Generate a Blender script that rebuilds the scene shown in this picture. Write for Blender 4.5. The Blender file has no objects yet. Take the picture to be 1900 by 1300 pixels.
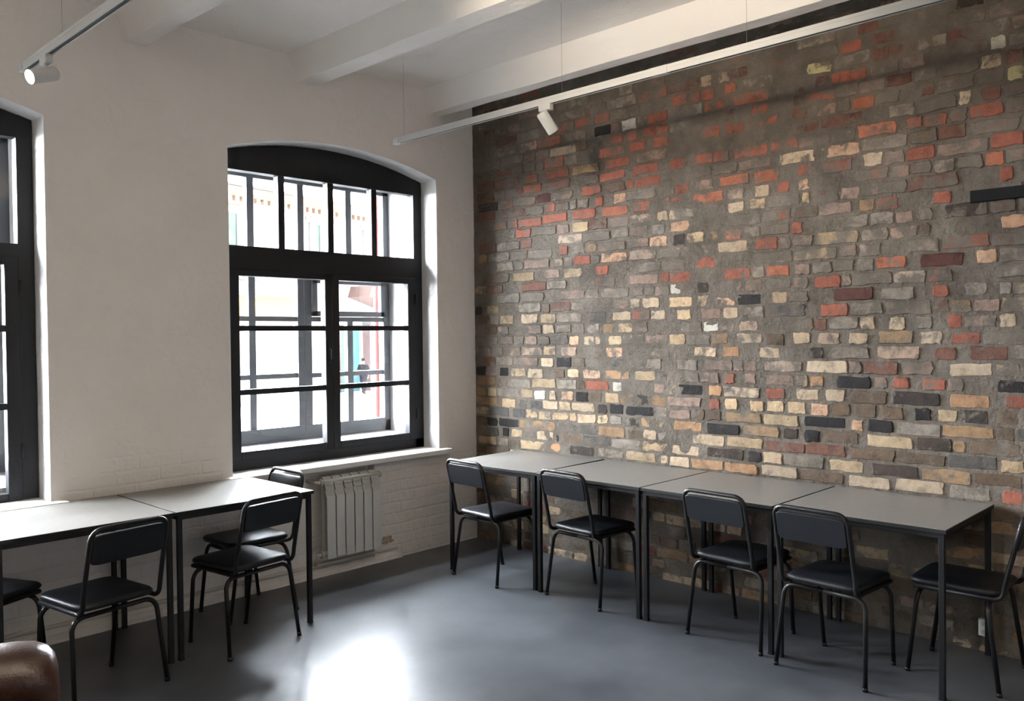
import bpy, bmesh, math, random
from mathutils import Vector, Matrix

random.seed(7)
PI = math.pi
SC = bpy.context.scene
COL = SC.collection

# ------------------------------------------------------------------ materials
def lin(r, g, b):
    def f(c):
        c /= 255.0
        return c / 12.92 if c <= 0.04045 else ((c + 0.055) / 1.055) ** 2.4
    return (f(r), f(g), f(b), 1.0)

def mat(name, color, rough=0.6, metal=0.0, spec=0.5):
    m = bpy.data.materials.new(name)
    m.use_nodes = True
    b = m.node_tree.nodes['Principled BSDF']
    b.inputs['Base Color'].default_value = color
    b.inputs['Roughness'].default_value = rough
    b.inputs['Metallic'].default_value = metal
    b.inputs['Specular IOR Level'].default_value = spec
    return m

def nd(m, kind, **kw):
    n = m.node_tree.nodes.new(kind)
    for k, v in kw.items():
        if k in n.inputs:
            n.inputs[k].default_value = v
        else:
            setattr(n, k, v)
    return n

def lk(m, a, b):
    m.node_tree.links.new(a, b)

def bsdf(m):
    return m.node_tree.nodes['Principled BSDF']

def ramp(m, stops):
    r = nd(m, 'ShaderNodeValToRGB')
    e = r.color_ramp.elements
    e[0].position, e[0].color = stops[0]
    e[1].position, e[1].color = stops[-1]
    for p, c in stops[1:-1]:
        x = e.new(p)
        x.color = c
    return r

def noise_color(m, scale, c1, c2, lo=0.35, hi=0.65, detail=6.0, rough=0.6, stretch=None):
    tc = nd(m, 'ShaderNodeTexCoord')
    src = tc.outputs['Object']
    if stretch:
        mp = nd(m, 'ShaderNodeMapping')
        mp.inputs['Scale'].default_value = stretch
        lk(m, src, mp.inputs['Vector'])
        src = mp.outputs['Vector']
    n = nd(m, 'ShaderNodeTexNoise', Scale=scale, Detail=detail, Roughness=rough)
    lk(m, src, n.inputs['Vector'])
    r = ramp(m, [(lo, c1), (hi, c2)])
    lk(m, n.outputs['Fac'], r.inputs['Fac'])
    lk(m, r.outputs['Color'], bsdf(m).inputs['Base Color'])
    return n, r, src

def bump(m, height, strength=0.3, dist=0.01, chain=None):
    b = nd(m, 'ShaderNodeBump', Strength=strength, Distance=dist)
    lk(m, height, b.inputs['Height'])
    if chain:
        lk(m, chain.outputs['Normal'], b.inputs['Normal'])
    lk(m, b.outputs['Normal'], bsdf(m).inputs['Normal'])
    return b

# white plaster / painted masonry
def painted_wall(name, c1, c2, bricky=0.0):
    m = mat(name, c1, 0.75, spec=0.25)
    n, r, src = noise_color(m, 1.3, c1, c2, 0.3, 0.7, 5.0)
    n2 = nd(m, 'ShaderNodeTexNoise', Scale=5.0, Detail=7.0, Roughness=0.55, Distortion=0.4)
    lk(m, src, n2.inputs['Vector'])
    n3 = nd(m, 'ShaderNodeTexNoise', Scale=28.0, Detail=4.0, Roughness=0.6)
    lk(m, src, n3.inputs['Vector'])
    v = nd(m, 'ShaderNodeTexVoronoi', Scale=9.0)
    v.feature = 'SMOOTH_F1'
    lk(m, src, v.inputs['Vector'])
    b1 = bump(m, n2.outputs['Fac'], 0.45, 0.05)
    b2 = bump(m, n3.outputs['Fac'], 0.10, 0.010, b1)
    b3 = bump(m, v.outputs['Distance'], 0.12, 0.03, b2)
    if bricky:
        mp = nd(m, 'ShaderNodeMapping')
        mp.inputs['Rotation'].default_value = (PI / 2, 0, 0)
        lk(m, src, mp.inputs['Vector'])
        add = nd(m, 'ShaderNodeVectorMath', operation='ADD')
        sc = nd(m, 'ShaderNodeVectorMath', operation='SCALE')
        sc.inputs['Scale'].default_value = 0.03
        lk(m, n2.outputs['Color'], sc.inputs[0])
        lk(m, mp.outputs['Vector'], add.inputs[0])
        lk(m, sc.outputs['Vector'], add.inputs[1])
        br = nd(m, 'ShaderNodeTexBrick')
        br.inputs['Scale'].default_value = 1.0
        br.inputs['Brick Width'].default_value = 0.26
        br.inputs['Row Height'].default_value = 0.08
        br.inputs['Mortar Size'].default_value = 0.012
        br.inputs['Mortar Smooth'].default_value = 1.0
        lk(m, add.outputs['Vector'], br.inputs['Vector'])
        sep = nd(m, 'ShaderNodeSeparateXYZ')
        lk(m, src, sep.inputs['Vector'])
        mr = nd(m, 'ShaderNodeMapRange')
        mr.inputs['From Min'].default_value = 0.75
        mr.inputs['From Max'].default_value = 1.15
        mr.inputs['To Min'].default_value = bricky
        mr.inputs['To Max'].default_value = 0.03
        lk(m, sep.outputs['Z'], mr.inputs['Value'])
        b4 = nd(m, 'ShaderNodeBump', Distance=0.012)
        b4.invert = True
        lk(m, mr.outputs['Result'], b4.inputs['Strength'])
        lk(m, br.outputs['Fac'], b4.inputs['Height'])
        lk(m, b3.outputs['Normal'], b4.inputs['Normal'])
        lk(m, b4.outputs['Normal'], bsdf(m).inputs['Normal'])
    return m

M_WALL = painted_wall('white_plaster', (0.80, 0.762, 0.725, 1), (0.86, 0.825, 0.79, 1), bricky=0.3)
M_CEIL = painted_wall('ceiling_paint', (0.85, 0.82, 0.785, 1), (0.88, 0.855, 0.825, 1))
M_REVEAL = painted_wall('reveal_paint', (0.80, 0.79, 0.78, 1), (0.86, 0.85, 0.84, 1))
M_SILL = mat('sill_paint', (0.82, 0.81, 0.79, 1), 0.35)

def black_paint(name, col, rough):
    m = mat(name, col, rough)
    tc = nd(m, 'ShaderNodeTexCoord')
    n = nd(m, 'ShaderNodeTexNoise', Scale=40.0, Detail=5.0)
    lk(m, tc.outputs['Object'], n.inputs['Vector'])
    bump(m, n.outputs['Fac'], 0.12, 0.01)
    return m

M_FRAME = black_paint('black_window_paint', (0.009, 0.0095, 0.012, 1), 0.5)
bsdf(M_FRAME).inputs['Specular IOR Level'].default_value = 0.3
M_FRAME_OUT = black_paint('glare_hazed_outer_paint', (0.060, 0.064, 0.072, 1), 0.5)  # black paint lifted to grey: veiling glare put into the colour
M_STEEL = black_paint('black_painted_steel', (0.007, 0.007, 0.008, 1), 0.36)
M_TABLELEG = black_paint('table_frame_steel', (0.006, 0.006, 0.007, 1), 0.45)
M_EDGE = mat('black_edge_band', (0.008, 0.008, 0.008, 1), 0.6, spec=0.25)
for _m in (M_TABLELEG, M_STEEL):
    bsdf(_m).inputs['Specular IOR Level'].default_value = 0.28

M_LEATHER = mat('black_leatherette', (0.0055, 0.0065, 0.009, 1), 0.42, spec=0.32)
_tc = nd(M_LEATHER, 'ShaderNodeTexCoord')
_n = nd(M_LEATHER, 'ShaderNodeTexVoronoi', Scale=240.0)
lk(M_LEATHER, _tc.outputs['Object'], _n.inputs['Vector'])
bump(M_LEATHER, _n.outputs['Distance'], 0.12, 0.003)

M_TOP = mat('grey_laminate', (0.40, 0.39, 0.385, 1), 0.34, spec=0.33)
noise_color(M_TOP, 30.0, (0.155, 0.144, 0.132, 1), (0.185, 0.174, 0.160, 1), 0.3, 0.7)
_n = nd(M_TOP, 'ShaderNodeTexNoise', Scale=220.0, Detail=2.0)
bump(M_TOP, _n.outputs['Fac'], 0.06, 0.002)

# polished concrete floor
M_FLOOR = mat('grey_screed', (0.1, 0.11, 0.12, 1), 0.32)
_n, _r, _s = noise_color(M_FLOOR, 0.9, (0.038, 0.042, 0.049, 1), (0.088, 0.093, 0.104, 1), 0.36, 0.64, 8.0, 0.62)
_n2 = nd(M_FLOOR, 'ShaderNodeTexNoise', Scale=2.2, Detail=3.0, Roughness=0.5, Distortion=0.2)
lk(M_FLOOR, _s, _n2.inputs['Vector'])
_mr = nd(M_FLOOR, 'ShaderNodeMapRange')
_mr.inputs['From Min'].default_value = 0.0
_mr.inputs['From Max'].default_value = 1.0
_mr.inputs['To Min'].default_value = 0.24
_mr.inputs['To Max'].default_value = 0.46
lk(M_FLOOR, _n2.outputs['Fac'], _mr.inputs['Value'])
lk(M_FLOOR, _mr.outputs['Result'], bsdf(M_FLOOR).inputs['Roughness'])
_n3 = nd(M_FLOOR, 'ShaderNodeTexNoise', Scale=9.0, Detail=6.0, Roughness=0.6)
lk(M_FLOOR, _s, _n3.inputs['Vector'])
_b = bump(M_FLOOR, _n3.outputs['Fac'], 0.05, 0.006)
_n4 = nd(M_FLOOR, 'ShaderNodeTexNoise', Scale=160.0, Detail=2.0)
lk(M_FLOOR, _s, _n4.inputs['Vector'])
bump(M_FLOOR, _n4.outputs['Fac'], 0.05, 0.003, _b)

# mortar and bricks of the bare wall
MORTAR1, MORTAR2 = (0.070, 0.058, 0.047, 1), (0.165, 0.140, 0.116, 1)
def mortar_nodes(m):
    tc = nd(m, 'ShaderNodeTexCoord')
    s = tc.outputs['Object']
    n = nd(m, 'ShaderNodeTexNoise', Scale=3.5, Detail=9.0, Roughness=0.7)
    lk(m, s, n.inputs['Vector'])
    r = ramp(m, [(0.32, MORTAR1), (0.52, (0.112, 0.095, 0.078, 1)), (0.72, MORTAR2)])
    lk(m, n.outputs['Fac'], r.inputs['Fac'])
    g = nd(m, 'ShaderNodeTexNoise', Scale=55.0, Detail=6.0, Roughness=0.7)
    lk(m, s, g.inputs['Vector'])
    g2 = nd(m, 'ShaderNodeTexNoise', Scale=14.0, Detail=6.0, Roughness=0.65)
    lk(m, s, g2.inputs['Vector'])
    return s, r, g, g2

M_MORTAR = mat('grey_mortar', MORTAR1, 0.9, spec=0.2)
_s, _r, _g, _g2 = mortar_nodes(M_MORTAR)
lk(M_MORTAR, _r.outputs['Color'], bsdf(M_MORTAR).inputs['Base Color'])
_b = bump(M_MORTAR, _g2.outputs['Fac'], 0.8, 0.03)
bump(M_MORTAR, _g.outputs['Fac'], 0.5, 0.01, _b)

M_BRICK = mat('old_bricks', (0.4, 0.2, 0.1, 1), 0.85, spec=0.2)
_s, _r, _g, _g2 = mortar_nodes(M_BRICK)
_at = nd(M_BRICK, 'ShaderNodeAttribute')
_at.attribute_name = 'brick_tint'
_nv = nd(M_BRICK, 'ShaderNodeTexNoise', Scale=13.0, Detail=9.0, Roughness=0.75)
lk(M_BRICK, _s, _nv.inputs['Vector'])
_rv = ramp(M_BRICK, [(0.3, (0.45, 0.42, 0.40, 1)), (0.47, (0.95, 0.95, 0.95, 1)), (0.70, (1.30, 1.28, 1.24, 1))])
lk(M_BRICK, _nv.outputs['Fac'], _rv.inputs['Fac'])
_mul = nd(M_BRICK, 'ShaderNodeMix', data_type='RGBA', blend_type='MULTIPLY')
_mul.inputs[0].default_value = 1.0
lk(M_BRICK, _at.outputs['Color'], _mul.inputs[6])
lk(M_BRICK, _rv.outputs['Color'], _mul.inputs[7])
# smear of mortar: the attribute's alpha says how much of this brick is smeared over
_sm = nd(M_BRICK, 'ShaderNodeTexNoise', Scale=11.0, Detail=8.0, Roughness=0.68, Distortion=0.3)
lk(M_BRICK, _s, _sm.inputs['Vector'])
_add = nd(M_BRICK, 'ShaderNodeMath', operation='ADD')
lk(M_BRICK, _sm.outputs['Fac'], _add.inputs[0])
lk(M_BRICK, _at.outputs['Alpha'], _add.inputs[1])
_th = nd(M_BRICK, 'ShaderNodeMapRange')
_th.inputs['From Min'].default_value = 0.91
_th.inputs['From Max'].default_value = 1.03
lk(M_BRICK, _add.outputs['Value'], _th.inputs['Value'])
_mx = nd(M_BRICK, 'ShaderNodeMix', data_type='RGBA')
lk(M_BRICK, _th.outputs['Result'], _mx.inputs[0])
lk(M_BRICK, _mul.outputs[2], _mx.inputs[6])
lk(M_BRICK, _r.outputs['Color'], _mx.inputs[7])
lk(M_BRICK, _mx.outputs[2], bsdf(M_BRICK).inputs['Base Color'])
_b = bump(M_BRICK, _g2.outputs['Fac'], 0.5, 0.02)
bump(M_BRICK, _g.outputs['Fac'], 0.45, 0.008, _b)

def glass_mat(name, tint, refl=1.0):
    m = bpy.data.materials.new(name)
    m.use_nodes = True
    nt = m.node_tree
    nt.nodes.clear()
    o = nt.nodes.new('ShaderNodeOutputMaterial')
    t = nt.nodes.new('ShaderNodeBsdfTransparent')
    t.inputs['Color'].default_value = tint
    g = nt.nodes.new('ShaderNodeBsdfGlossy')
    g.inputs['Roughness'].default_value = 0.02
    geo = nt.nodes.new('ShaderNodeNewGeometry')
    def mth(op, a, b=None):
        n = nt.nodes.new('ShaderNodeMath'); n.operation = op
        for i, v in enumerate((a, b)):
            if v is None: continue
            if isinstance(v, (int, float)): n.inputs[i].default_value = v
            else: nt.links.new(v, n.inputs[i])
        return n.outputs[0]
    dot = nt.nodes.new('ShaderNodeVectorMath'); dot.operation = 'DOT_PRODUCT'
    nt.links.new(geo.outputs['Incoming'], dot.inputs[0]); nt.links.new(geo.outputs['Normal'], dot.inputs[1])
    c = mth('ABSOLUTE', dot.outputs['Value'])
    f = mth('ADD', mth('MULTIPLY', mth('POWER', mth('SUBTRACT', 1.0, c), 5.0), 0.96), 0.04)   # Schlick
    x = nt.nodes.new('ShaderNodeMixShader')
    nt.links.new(f, x.inputs['Fac'])
    nt.links.new(t.outputs['BSDF'], x.inputs[1])
    nt.links.new(g.outputs['BSDF'], x.inputs[2])
    nt.links.new(x.outputs['Shader'], o.inputs['Surface'])
    return m

M_GLASS = glass_mat('window_glass', (0.97, 0.98, 0.98, 1))

def emit(name, color, strength):
    m = mat(name, (0.9, 0.85, 0.75, 1), 0.3)
    b = bsdf(m)
    b.inputs['Emission Color'].default_value = color
    b.inputs['Emission Strength'].default_value = strength
    return m

M_WHITE_METAL = mat('white_enamel', (0.55, 0.555, 0.55, 1), 0.45)
M_SLOT = mat('dark_track_slot', (0.03, 0.03, 0.03, 1), 0.6)
M_WIRE = mat('thin_steel_wire', (0.45, 0.44, 0.42, 1), 0.4, 0.6)
M_RADI = mat('radiator_enamel', (0.66, 0.67, 0.66, 1), 0.4)
M_RADI_IN = mat('radiator_fins', (0.50, 0.50, 0.48, 1), 0.5)
M_PIPE = mat('cream_pipe_paint', (0.62, 0.58, 0.52, 1), 0.5)
M_BROWN = mat('brown_leather', (0.13, 0.048, 0.024, 1), 0.30)
_n, _r, _s = noise_color(M_BROWN, 7.0, (0.021, 0.008, 0.005, 1), (0.052, 0.020, 0.011, 1), 0.3, 0.7)
_v = nd(M_BROWN, 'ShaderNodeTexVoronoi', Scale=120.0)
lk(M_BROWN, _s, _v.inputs['Vector'])
bump(M_BROWN, _v.outputs['Distance'], 0.15, 0.004)
M_DARKWOOD = mat('dark_wood', (0.05, 0.03, 0.02, 1), 0.5)
M_PATCH = mat('bare_brick_patch', (0.30, 0.20, 0.14, 1), 0.9)
noise_color(M_PATCH, 30.0, (0.26, 0.16, 0.11, 1), (0.52, 0.44, 0.36, 1))
M_OUTLET = mat('white_outlet_plastic', (0.75, 0.75, 0.72, 1), 0.4)

# ------------------------------------------------------------------ mesh builder
class MB:
    def __init__(self):
        self.bm = bmesh.new()

    def quad(self, pts, mi=0):
        vs = [self.bm.verts.new(p) for p in pts]
        f = self.bm.faces.new(vs)
        f.material_index = mi
        return f

    def box(self, x0, x1, y0, y1, z0, z1, bevel=0.0, mi=0, segs=2):
        if x0 > x1: x0, x1 = x1, x0
        if y0 > y1: y0, y1 = y1, y0
        if z0 > z1: z0, z1 = z1, z0
        v = [self.bm.verts.new(p) for p in ((x0, y0, z0), (x1, y0, z0), (x1, y1, z0), (x0, y1, z0),
                                            (x0, y0, z1), (x1, y0, z1), (x1, y1, z1), (x0, y1, z1))]
        fs = [self.bm.faces.new([v[i] for i in q]) for q in
              ((0, 3, 2, 1), (4, 5, 6, 7), (0, 1, 5, 4), (1, 2, 6, 5), (2, 3, 7, 6), (3, 0, 4, 7))]
        for f in fs:
            f.material_index = mi
        if bevel:
            es = list({e for f in fs for e in f.edges})
            bmesh.ops.bevel(self.bm, geom=es, offset=bevel, segments=segs, profile=0.5, affect='EDGES')
        return self

    def prism(self, poly, a0, a1, axis='y', mi=0):
        """extrude a 2D polygon along an axis; poly coords are the other two axes in order"""
        def P(u, v, a):
            return {'x': (a, u, v), 'y': (u, a, v), 'z': (u, v, a)}[axis]
        A = [self.bm.verts.new(P(u, v, a0)) for u, v in poly]
        B = [self.bm.verts.new(P(u, v, a1)) for u, v in poly]
        n = len(poly)
        fs = [self.bm.faces.new(A[::-1]), self.bm.faces.new(B)]
        for i in range(n):
            fs.append(self.bm.faces.new((A[i], A[(i + 1) % n], B[(i + 1) % n], B[i])))
        for f in fs:
            f.material_index = mi
        return self

    def tube(self, pts, r, seg=12, cap=True, radii=None, mi=0):
        pts = [Vector(p) for p in pts]
        rings = []
        up = None
        for i, p in enumerate(pts):
            if i == 0: t = pts[1] - pts[0]
            elif i == len(pts) - 1: t = pts[-1] - pts[-2]
            else: t = (pts[i + 1] - p).normalized() + (p - pts[i - 1]).normalized()
            t.normalize()
            if up is None:
                up = Vector((0, 0, 1)) if abs(t.z) < 0.9 else Vector((0, 1, 0))
            up = (up - t * up.dot(t)).normalized()
            sd = t.cross(up)
            rr = radii[i] if radii else r
            rings.append([self.bm.verts.new(p + (up * math.cos(a) + sd * math.sin(a)) * rr)
                          for a in (2 * PI * k / seg for k in range(seg))])
        for a, b in zip(rings, rings[1:]):
            for k in range(seg):
                f = self.bm.faces.new((a[k], a[(k + 1) % seg], b[(k + 1) % seg], b[k]))
                f.smooth = True
                f.material_index = mi
        if cap:
            for f in (self.bm.faces.new(rings[0][::-1]), self.bm.faces.new(rings[-1])):
                f.material_index = mi
        return self

    def ico(self, c, r, sub=2, scale=(1, 1, 1), mi=0):
        g = bmesh.ops.create_icosphere(self.bm, subdivisions=sub, radius=r)
        for v in g['verts']:
            v.co = Vector((v.co.x * scale[0], v.co.y * scale[1], v.co.z * scale[2])) + Vector(c)
            for f in v.link_faces:
                f.smooth = True
                f.material_index = mi
        return self

    def build(self, name, mats, parent=None, smooth=False, angle=None):
        bmesh.ops.recalc_face_normals(self.bm, faces=self.bm.faces)
        me = bpy.data.meshes.new(name)
        self.bm.to_mesh(me)
        self.bm.free()
        for m in (mats if isinstance(mats, (list, tuple)) else [mats]):
            me.materials.append(m)
        if smooth:
            for p in me.polygons:
                p.use_smooth = True
        if angle:
            me.set_sharp_from_angle(angle=math.radians(angle))
        o = bpy.data.objects.new(name, me)
        COL.objects.link(o)
        if parent:
            o.parent = parent
        return o

def thing(name, label, cat, loc=(0, 0, 0), rz=0.0, group=None):
    o = bpy.data.objects.new(name, None)
    o.empty_display_size = 0.1
    COL.objects.link(o)
    o.location = loc
    o.rotation_euler = (0, 0, rz)
    tag(o, label, cat, group)
    return o

def tag(o, label=None, cat=None, group=None, kind=None):
    if label: o['label'] = label
    if cat: o['category'] = cat
    if group: o['group'] = group
    if kind: o['kind'] = kind
    return o

def structure(o, label=None, cat=None):
    return tag(o, label, cat, None, 'structure')

def copy_tree(o, parent=None):
    c = o.copy()
    COL.objects.link(c)
    c.parent = parent
    for ch in list(o.children):
        copy_tree(ch, c)
    return c

def fillet(pts, r, n=6):
    pts = [Vector(p) for p in pts]
    out = [pts[0]]
    for i in range(1, len(pts) - 1):
        p, a, b = pts[i], pts[i - 1], pts[i + 1]
        da, db = (a - p).normalized(), (b - p).normalized()
        ang = da.angle(db)
        d = min(r / math.tan(ang / 2), (a - p).length * 0.49, (b - p).length * 0.49)
        s, e = p + da * d, p + db * d
        for k in range(n + 1):
            t = k / n
            out.append((1 - t) ** 2 * s + 2 * t * (1 - t) * (p + (s + e - 2 * p) * 0.12) + t * t * e)
    out.append(pts[-1])
    return out

# ------------------------------------------------------------------ the room's shell
XL, YF, H = -7.6, -8.6, 3.56            # far left wall, wall behind the viewer, ceiling height
WT = 0.69                               # thickness of the window wall
WIN = [(-2.15, -0.40), (-4.97, -3.22)]     # openings along the window wall
ZB, ZS, ZA = 0.74, 2.88, 3.01           # opening: bottom, springing, crown

def arch(x0, x1, zs=ZS, za=ZA, n=20):
    c, h, s = (x0 + x1) / 2, (x1 - x0) / 2, za - zs
    R = (h * h + s * s) / (2 * s)
    zc = za - R
    return [(x0 + (x1 - x0) * i / n, zc + math.sqrt(max(0, R * R - (x0 + (x1 - x0) * i / n - c) ** 2))) for i in range(n + 1)]

# floor
m = MB(); m.box(XL, 0.3, YF, WT, -0.2, 0.0)
structure(m.build('floor', M_FLOOR))

# window wall with arched openings and the radiator niche
m = MB()
def wall_face(m, y, flip):
    def q(x0, x1, z0, z1):
        m.quad([(x0, y, z0), (x1, y, z0), (x1, y, z1), (x0, y, z1)])
    xs = XL
    for (a, b) in sorted(WIN):
        q(xs, a, 0, H)
        ar = arch(a, b)
        for (xa, za), (xb, zb) in zip(ar, ar[1:]):
            m.quad([(xa, y, za), (xb, y, zb), (xb, y, H), (xa, y, H)])
        if y == 0 and a == -2.15:
            n0, n1, nz = NICHE
            q(a, n0, 0, ZB); q(n1, b, 0, ZB)
            q(n0, n1, nz, ZB)
            q(n0, n1, 0, 0.02)
            d = 0.07
            m.quad([(n0, d, 0.02), (n1, d, 0.02), (n1, d, nz), (n0, d, nz)])
            m.quad([(n0, 0, 0.02), (n0, d, 0.02), (n0, d, nz), (n0, 0, nz)])
            m.quad([(n1, 0, 0.02), (n1, d, 0.02), (n1, d, nz), (n1, 0, nz)])
            m.quad([(n0, 0, nz), (n0, d, nz), (n1, d, nz), (n1, 0, nz)])
            m.quad([(n0, 0, 0.02), (n0, d, 0.02), (n1, d, 0.02), (n1, 0, 0.02)])
        else:
            q(a, b, 0, ZB)
        xs = b
    q(xs, 0.3, 0, H)
NICHE = (-1.62, -1.04, 0.735)
wall_face(m, 0.0, False)
wall_face(m, WT, True)
bmesh.ops.remove_doubles(m.bm, verts=m.bm.verts, dist=1e-5)
wb = m.build('wall_back', M_WALL)
structure(wb)

# jambs, soffit and inner sill of each opening: brighter paint
for i, (a, b) in enumerate(WIN):
    m = MB()
    ar = arch(a, b)
    for (xa, za), (xb, zb) in zip(ar, ar[1:]):
        m.quad([(xa, 0, za), (xb, 0, zb), (xb, WT, zb), (xa, WT, za)])
    m.quad([(a, 0, ZB), (a, WT, ZB), (a, WT, ar[0][1]), (a, 0, ar[0][1])])
    m.quad([(b, 0, ZB), (b, WT, ZB), (b, WT, ar[-1][1]), (b, 0, ar[-1][1])])
    m.quad([(a, 0.10, ZB), (b, 0.10, ZB), (b, WT, ZB), (a, WT, ZB)])
    structure(m.build('trim_%d' % (i + 1), M_REVEAL))

m = MB(); m.box(XL - 0.2, XL, YF, WT, 0, H); structure(m.build('wall_left', M_WALL))
m = MB(); m.box(XL, 0.3, YF - 0.2, YF, 0, H); structure(m.build('wall_front', M_WALL))
m = MB(); m.box(XL, 0.3, YF, WT, H, H + 0.2); structure(m.build('ceiling', M_CEIL))

# ceiling ribs running from the window wall into the room
bx = [(-2.767, -2.65), (-1.635, -1.49), (-0.457, -0.345)]
x = -2.767 - 1.15
while x > XL + 0.3:
    bx.append((x, x + 0.12)); x -= 1.15
for i, (a, b) in enumerate(bx):
    m = MB()
    ny = 30
    r = random.Random(i)
    secs = []
    for k in range(ny + 1):
        y = YF + (0 - YF) * k / ny
        j = lambda s=0.004: r.uniform(-s, s)
        secs.append([m.bm.verts.new(p) for p in ((a - 0.085 + j(), y, H + 0.01), (a - 0.012 + j(), y, 3.415 + j()), (a + j(), y, 3.388 + j(0.003)),
                                                  (b + j(), y, 3.388 + j(0.003)), (b + 0.012 + j(), y, 3.415 + j()), (b + 0.085 + j(), y, H + 0.01))])
    for s, t in zip(secs, secs[1:]):
        for k in range(5):
            m.bm.faces.new((s[k], s[k + 1], t[k + 1], t[k]))
    m.bm.faces.new(secs[0]); m.bm.faces.new(secs[-1])
    o = m.build('ceiling_beam', M_CEIL, smooth=True, angle=35)
    structure(o)

# ------------------------------------------------------------------ bare brick wall
def course_z(k):
    return 0.0207 + 0.079 * k if k <= 15 else 1.2057 + 0.0826 * (k - 15)

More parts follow.
